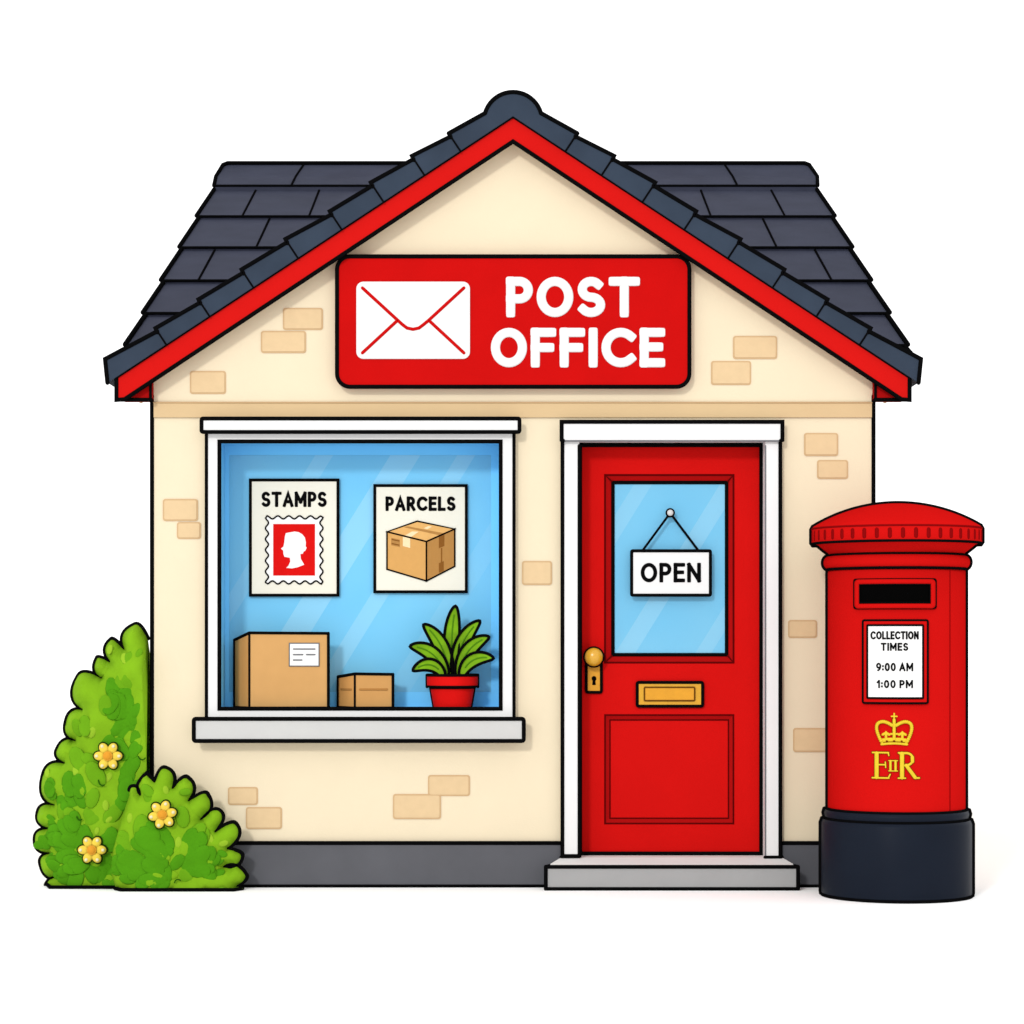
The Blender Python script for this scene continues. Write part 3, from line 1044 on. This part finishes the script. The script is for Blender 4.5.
for i in range(1, 21):
    r = RS * (1 - i / 20)
    dome.append((max(r, .02) * pk, Z(526.6 - (math.sqrt(Rb * Rb - r * r) - (Rb - sag)))))
b.lathe(pf[:7], 'pillar', 96)
b.lathe(pf[6:8], 'pillar', 96)
b.lathe(pf[7:] + dome, 'pillar', 96)
merid(b, pf + dome, 2.9)
b.ring(85.6 * pk, Z(529), 1.05 * pk, 'pillardark', 96)
b.ring(85.2 * pk, Z(543.8), 1.5 * pk, 'ink', 96)
for i in range(42):
    a = 2 * PI * (i + .5) / 42 - PI / 2
    c = V((math.cos(a) * 86 * pk, math.sin(a) * 86 * pk, 0))
    b.tube([c + V((0, 0, Z(539.4))), c + V((0, 0, Z(533.2)))], 2.1 * pk, 'pillardark', nrm=(math.cos(a), math.sin(a), 0), flat=.35)
b.build('cap', pil)


fk = K(pd + 69.5 * pk)               # scale at the front of the body


def fm(px, py, off=0.0):
    """flat local coordinates on the front, before bending round the body"""
    return V(((px - pxc) * fk, -off, CZ - (py - HZ) * fk))


class FM:
    k = pk

    def __init__(self, off):
        self.off = off

    def __call__(self, a, c):
        return fm(a, c, self.off)


RB = 69.5 * pk


def strip(b, x0, y0, x1, y1, off, m, n=20):
    """a plate that wraps the front of the body"""
    vs = []
    for o in (off, .0):
        for i in range(n + 1):
            x = x0 + (x1 - x0) * i / n
            vs += [fm(x, y0, o), fm(x, y1, o)]
    fs = []
    q = 2 * (n + 1)
    for i in range(n):
        a = 2 * i
        fs += [[a, a + 2, a + 3, a + 1], [a, q + a, q + a + 2, a + 2], [a + 1, a + 3, q + a + 3, q + a + 1]]
    fs += [[0, 1, q + 1, q], [2 * n, q + 2 * n, q + 2 * n + 1, 2 * n + 1]]
    b.add(vs, fs, m)


def loop(b, x0, y0, x1, y1, off, w, m, r=1.5, flat=.6):
    b.tube([fm(a, c, off) for a, c in rrect(x0, y0, x1, y1, r, 3)], w * .5 * pk, m, True, flat=flat, step=.012)


b = MB()
strip(b, 856.6, 582, 933, 605.4, .006, 'slot')
loop(b, 856, 581.4, 933.6, 606, .010, 5.0, 'pillar', 1.6, 1.0)
loop(b, 853.4, 579.2, 936.2, 607.8, .006, 2.4, 'ink')
loop(b, 858.8, 584.2, 930.6, 602.4, .012, 1.6, 'ink', .8)
b.bend(0, RB)
b.build('posting_slot', pil)
b = MB()
strip(b, 862.4, 620.4, 928, 703, .010, 'pillar')
loop(b, 862.2, 620.2, 928.2, 703.2, .010, 2.2, 'ink')
b.bend(0, RB)
nf = b.build('notice_frame', pil)
b = MB()
strip(b, 866.8, 625.2, 923.4, 698.2, .014, 'stampwhite')
loop(b, 866.8, 625.2, 923.4, 698.2, .014, 2.2, 'ink', .6)
F = FM(.0150)
lettering(b, 'COLLECTION', 870.0, 919.0, 631.2, 639.4, 1.8, 0, 'ink', gap=.17, flat=.3, to=F, step=.008)
lettering(b, 'TIMES', 880.6, 908.4, 642.8, 650.8, 1.8, 0, 'ink', gap=.17, flat=.3, to=F, step=.008)
lettering(b, '9:00 AM', 875.8, 913.4, 662.8, 671.2, 1.8, 0, 'ink', gap=.17, flat=.3, to=F, step=.008)
lettering(b, '1:00 PM', 876.4, 913.2, 680, 688.2, 1.8, 0, 'ink', gap=.17, flat=.3, to=F, step=.008)
b.bend(0, RB)
b.build('notice_plate', nf)

# crown and cypher (traced in metres round the body)
b = MB()
cw = lambda a, c: (860 + a / 12.043, 705 + c / 12.043)


def st(pts, w, m='gold', closed=False, off=.004, flat=.5, cap=True):
    b.tube([fm(*cw(*p), off) for p in pts], w * .5 / 12.043 * pk, m, closed, flat=flat, step=.006, cap=cap)


def bez(p0, p1, p2, p3, n=14):
    return [tuple((1 - t) ** 3 * V(p0) + 3 * t * (1 - t) ** 2 * V(p1) + 3 * t * t * (1 - t) * V(p2) + t ** 3 * V(p3)) for t in [i / n for i in range(n + 1)]]


left = bez((262, 455), (215, 370), (160, 250), (230, 212), 12) + bez((230, 212), (290, 185), (340, 220), (385, 245), 8)[1:]
right = [(822 - a, c) for a, c in left]
for arm in (left, right):
    st(arm, 50, 'golddark', off=.002, flat=.3)
    st(arm, 34)
    for i in range(1, len(arm), 1):
        p = fm(*cw(*arm[i]), .006)
        b.blob(p, (1.75 * pk, 1.6 * pk, 1.75 * pk), 'gold', u=8, w=6)
st([(411, 175), (411, 430)], 62, 'golddark', off=.002, flat=.25)
st([(411, 180), (411, 420)], 40, off=.006)
st([(411, 105), (411, 165)], 22)
st([(380, 138), (444, 138)], 20)
st([(372, 350), (455, 350)], 26)
st([(256, 430), (330, 420), (411, 417), (492, 420), (568, 430)], 50, off=.005, flat=.3)
st([(258, 475), (335, 466), (411, 463), (488, 466), (566, 475)], 30, off=.006)
for cx in (312, 511):
    st([(cx, 420), (cx, 345)], 34)
    st([(cx - 38, 358), (cx, 338), (cx + 38, 358)], 34)
    st([(cx, 348), (cx, 325)], 22)
for cx, cy in ((322, 438), (411, 435), (502, 438)):
    b.blob(fm(*cw(cx, cy), .010), (1.1 * pk, .6 * pk, .9 * pk), 'golddark', u=8, w=6)


def letter(strokes):
    for pts, w in strokes:
        st(pts, w + 16, 'golddark', off=.0015, flat=.15)
    for i, (pts, w) in enumerate(strokes):
        st(pts, w, off=.0045 + .0003 * i, flat=.3)


bowl = [(480, 582), (560, 580)] + [(560 + 80 * math.cos(math.radians(a)), 653 - 73 * math.sin(math.radians(a))) for a in range(80, -81, -16)] + [(545, 728)]
letter([([(197, 590), (197, 870)], 54), ([(148, 577), (340, 577)], 22), ([(338, 577), (346, 610)], 18), ([(197, 722), (300, 722)], 20), ([(303, 690), (308, 755)], 18),
        ([(145, 882), (345, 882)], 22), ([(340, 880), (362, 838)], 20)])
letter([([(507, 590), (507, 870)], 54), (bowl, 30), ([(632, 630), (634, 680)], 44), ([(465, 577), (540, 577)], 22), ([(462, 882), (548, 882)], 20), ([(560, 730), (665, 872)], 46), ([(660, 880), (715, 880)], 24)])
letter([([(366, 678), (366, 790)], 30), ([(428, 678), (428, 790)], 30), ([(345, 672), (452, 672)], 14), ([(345, 796), (452, 796)], 14)])
b.bend(0, RB)
b.build('royal_cypher', pil)


# ================================================================== BUSHES
def lobes(seq):
    """scalloped outline: a cusp, a peak, a cusp, a peak ... -> rounded lobes"""
    out = []
    for i in range(0, len(seq) - 2, 2):
        A, Pk, B = V(seq[i]), V(seq[i + 1]), V(seq[i + 2])
        u = (B - A).normalized()
        n = (Pk - A) - u * (Pk - A).dot(u)
        c1, c2 = A + n, B + n
        for j in range(8):
            t = PI / 2 * j / 8
            out.append(tuple(A + (c1 - A) * math.sin(t) ** .8 + (Pk - c1) * (1 - math.cos(t) ** .8)))
        for j in range(8):
            t = PI / 2 * (1 - j / 8)
            out.append(tuple(B + (c2 - B) * math.sin(t) ** .8 + (Pk - c2) * (1 - max(0, math.cos(t)) ** .8)))
    out.append(tuple(seq[-1]))
    return out


bx = lambda p: (20 + p[0] / 3.532, 610 + p[1] / 3.532)


def bush(name, label, out_px, close_px, mid, thick, seed, inkpart, nleaf, flowers, base, foot_x, soft=False, dark=(), pale=()):
    rnd = random.Random(seed)
    root = thing(name, label, 'bush', base, group='flowering bushes by the wall')
    k = K(mid)
    ring = [V((P(a, c, mid).x, P(a, c, mid).z)) for a, c in out_px]
    free = [True] * len(ring)
    bottom = [V((P(a, c, mid).x, P(a, c, mid).z)) for a, c in close_px]
    allp = ring + bottom
    zmin = min(p.y for p in allp)
    nb = len(allp)
    # clean nearly coincident points
    cl = []
    for p in allp:
        if not cl or (p - cl[-1]).length > .004:
            cl.append(p)
    nring = len([p for p in cl if p in ring])
    edges = [(i, (i + 1) % len(cl)) for i in range(len(cl))]
    bb = (min(p.x for p in cl), max(p.x for p in cl), zmin, max(p.y for p in cl))
    pts = list(cl)

    def inside(p):
        c = False
        for i in range(len(cl)):
            a, d = cl[i - 1], cl[i]
            if (a.y > p.y) != (d.y > p.y) and p.x < (d.x - a.x) * (p.y - a.y) / (d.y - a.y) + a.x:
                c = not c
        return c

    segs = [(ring[i], ring[i + 1]) for i in range(len(ring) - 1)]
    if soft:
        edge = bottom[1:] + [ring[0]]
        segs += list(zip(edge[:-1], edge[1:]))

    def dist(p):
        best = 9.0
        for a, d in segs:
            v = d - a
            t = max(0, min(1, (p - a).dot(v) / max(1e-9, v.length_squared)))
            q = (a + v * t - p).length
            best = min(best, q)
        return best
    st_ = .028
    y = zmin + st_ * .5
    while y < bb[3]:
        x = bb[0]
        while x < bb[1]:
            p = V((x + rnd.uniform(-.004, .004), y + rnd.uniform(-.004, .004)))
            if inside(p) and dist(p) > .012:
                pts.append(p)
            x += st_
        y += st_
    r = delaunay_2d_cdt(pts, edges, [], 1, 1e-5)
    vs2, fs = r[0], r[2]

    def depth(p):
        q = min(1.0, dist(p) / .17)
        f = math.sqrt(max(0, 1 - (1 - q) ** 2))
        wob = .86 + .22 * noise.noise(V((p.x * 6 + seed, p.y * 6, 0)))
        return thick * f * wob
    dep = [depth(p) for p in vs2]
    b = MB()
    n = len(vs2)
    b.add([(p.x, -mid - q, p.y) for p, q in zip(vs2, dep)] + [(p.x, -mid + q, p.y) for p, q in zip(vs2, dep)],
          [list(f) for f in fs] + [[n + i for i in reversed(f)] for f in fs], 'bush0', True)
    # leaf clumps over both faces
    heart = V(((bb[0] + bb[1]) * .5, zmin + (bb[3] - zmin) * .1))
    i = 0
    while i < nleaf:
        p = V((rnd.uniform(bb[0], bb[1]), rnd.uniform(zmin, bb[3])))
        if not inside(p):
            continue
        dd = dist(p)
        if dd < .028:
            continue
        i += 1
        front = rnd.random() < .72
        q = depth(p)
        e = .01
        gx, gz = (depth(p + V((e, 0))) - q) / e, (depth(p + V((0, e))) - q) / e
        nn = V((-gx * .6, -1, -gz * .6)).normalized()
        o2 = (p - heart)
        o2 = o2.normalized() if o2.length > 1e-4 else V((0, 1))
        ang = rnd.gauss(0, .5)
        o2 = V((o2.x * math.cos(ang) - o2.y * math.sin(ang), o2.x * math.sin(ang) + o2.y * math.cos(ang)))
        ax = V((o2.x, 0, o2.y))
        ax = (ax - nn * ax.dot(nn)).normalized()
        sd_ = ax.cross(nn).normalized()
        c = V((p.x, -mid - q, p.y))
        if not front:
            c.y = -mid + q
            nn.y, ax.y, sd_.y = -nn.y, -ax.y, -sd_.y
        f2 = rnd.random()
        ln = rnd.uniform(.048, .072)
        hit = False
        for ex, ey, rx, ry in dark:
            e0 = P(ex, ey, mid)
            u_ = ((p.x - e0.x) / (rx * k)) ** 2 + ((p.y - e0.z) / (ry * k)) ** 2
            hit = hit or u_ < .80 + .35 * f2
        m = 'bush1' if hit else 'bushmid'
        if not hit and rnd.random() < .90:
            if f2 > .09:
                continue
            m, ln = 'bush2', ln * .45
        elif hit and f2 > .93:
            m, ln = 'bush0', ln * .6
        rot = Matrix((sd_, nn, ax)).transposed()
        ln = min(ln, dd * .8, max(.01, (bb[1] - p.x - .012) * .9))
        ln = min(ln, (p.y - zmin) * .8 + .012)
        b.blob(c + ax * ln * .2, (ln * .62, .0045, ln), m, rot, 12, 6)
    # short dark leaf arcs
    for _ in range(nleaf // 50):
        p = V((rnd.uniform(bb[0], bb[1]), rnd.uniform(zmin, bb[3])))
        if not inside(p) or dist(p) < .08:
            continue
        a0, rr = rnd.uniform(0, 6.28), rnd.uniform(.012, .022)
        b.tube([(p.x + rr * math.cos(a0 + t), -mid - depth(p) - .016, p.y + rr * 1.3 * math.sin(a0 + t)) for t in (0, .4, .8, 1.2, 1.6, 2.0)], .0035, 'bushline', flat=.5)
    a, c = inkpart
    b.tube([V((p.x, -mid, p.y)) for p in ring[a:c]], 2.25 * k, 'ink', False)
    by = -mid - thick * .95
    xa, xb = foot_x
    b.tube([V((xa, -mid - .02, .008)), V((xa + .04, by, .008)), V((xb - .04, by, .008)), V((xb, -mid - .02, .008))], 2.0 * k, 'ink', nrm=(0, 0, 1))
    b.build('foliage', root)
    for fx, fy, rr_, tw in flowers:
        p0 = P(fx, fy, mid)
        q = depth(V((p0.x, p0.z))) + .03
        d = mid + q
        kk = K(d)
        c = P(fx, fy, d)
        f = MB()
        for j in range(6):
            a = math.radians(tw + 60 * j)
            ax = V((math.cos(a), 0, math.sin(a)))
            sd_ = V((-math.sin(a), 0, math.cos(a)))
            rot = Matrix((ax, V((0, -1, 0)), sd_)).transposed()
            f.blob(c + ax * 9.2 * kk + V((0, .010, 0)), (6.6 * kk, .012, 5.6 * kk), 'flowerrim', rot, 14, 8)
            f.blob(c + ax * 8.8 * kk + V((0, .004, 0)), (5.6 * kk, .014, 4.5 * kk), 'petal', rot, 14, 8)
            f.blob(c + ax * 11.2 * kk + V((0, -.008, 0)), (1.9 * kk, .006, 1.7 * kk), 'petalglint', rot, 10, 6)
        f.tube([c + V((0, .05, 0)), c + V((0, .005, 0))], .01, 'bush1', nrm=(0, 0, 1))
        fo = f.build('flower', root)
        f = MB()
        f.blob(c + V((0, -.006, 0)), (4.4 * kk, .016, 4.4 * kk), 'bloom', None, 16, 10)
        f.tube([c + V((4.2 * kk * math.cos(t), -.010, 4.2 * kk * math.sin(t))) for t in [2 * PI * i / 20 for i in range(20)]], .7 * kk, 'brassdark', True)
        f.build('flower_centre', fo)
    return root


tall = [(452, 100), (405, 50), (368, 138), (322, 102), (318, 182), (272, 168), (288, 240), (205, 232), (222, 352), (162, 392), (195, 460), (130, 492), (158, 540), (80, 585),
        (122, 688), (62, 715), (104, 771), (52, 810), (103, 858), (72, 898), (125, 944), (92, 968), (104, 982)]
tl = [bx(p) for p in lobes(tall)]
tl = [(min(a, 150.4), c) for a, c in tl]
bush('tall_bush', 'tall rounded green bush with two yellow flowers, left of the house corner', tl, [(150.6, 887), (150.6, 760)], -.06, .16, 3, (0, len(tl)), 420,
     [(108, 756, 1, 0), (92, 850, 1, 0)], (P(100, 0, -.06).x, .06, 0), (P(48, 0, -.06).x, P(150, 0, -.06).x), False,
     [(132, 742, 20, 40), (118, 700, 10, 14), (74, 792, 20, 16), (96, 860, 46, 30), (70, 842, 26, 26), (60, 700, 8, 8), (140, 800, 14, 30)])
low = [(386, 655), (398, 622), (425, 652), (448, 576), (476, 606), (513, 556), (540, 628), (592, 590), (597, 672), (662, 648), (640, 738), (708, 710), (690, 782), (764, 755), (735, 842), (786, 868),
       (722, 906), (800, 935), (768, 976)]
lw = [bx(p) for p in lobes(low)]
bush('low_bush', 'low green bush with one yellow flower, in front of the grey plinth', lw, [bx((790, 981)), (116, 889.5), (111, 872), (113, 850), (118, 832), (123, 815)], .13, .09, 11, (3, len(lw)), 240,
     [(162.4, 814.6, 1, 12)], (P(190, 0, .13).x, -.13, 0), (P(116, 0, .13).x, P(243, 0, .13).x), True,
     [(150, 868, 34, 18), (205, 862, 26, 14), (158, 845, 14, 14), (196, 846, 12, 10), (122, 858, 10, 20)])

# ================================================================== LIGHT
w = bpy.data.worlds.new('World')
SC.world = w
w.use_nodes = True
bg = w.node_tree.nodes['Background']
bg.inputs['Color'].default_value = (1, 1, 1, 1)          # bright, even overcast
bg.inputs['Strength'].default_value = DAY
sl_ = bpy.data.lights.new('sun', 'SUN')
sl_.energy = 1.6
sl_.angle = math.radians(7)
sl_.color = (1, .985, .96)
so = bpy.data.objects.new('sun', sl_)
COL.objects.link(so)
so.rotation_euler = V((.36, 1.0, -.47)).to_track_quat('-Z', 'Y').to_euler()
so.location = (-3, -10, 9)

# ================================================================== CAMERA
cd = bpy.data.cameras.new('camera')
cam = bpy.data.objects.new('camera', cd)
COL.objects.link(cam)
cam.location = (0, -CAM_D, CZ)
cam.rotation_euler = (PI / 2, 0, 0)
cd.sensor_width = 36
cd.lens = CAM_D * PPM / 1024 * 36
cd.shift_y = (HZ - 512) / 1024
cd.clip_end = 2000
SC.camera = cam
SC.view_settings.view_transform = 'Standard'
SC.view_settings.look = 'None'
SC.view_settings.exposure = 0
SC.view_settings.gamma = 1
SC.cycles.max_bounces = 6
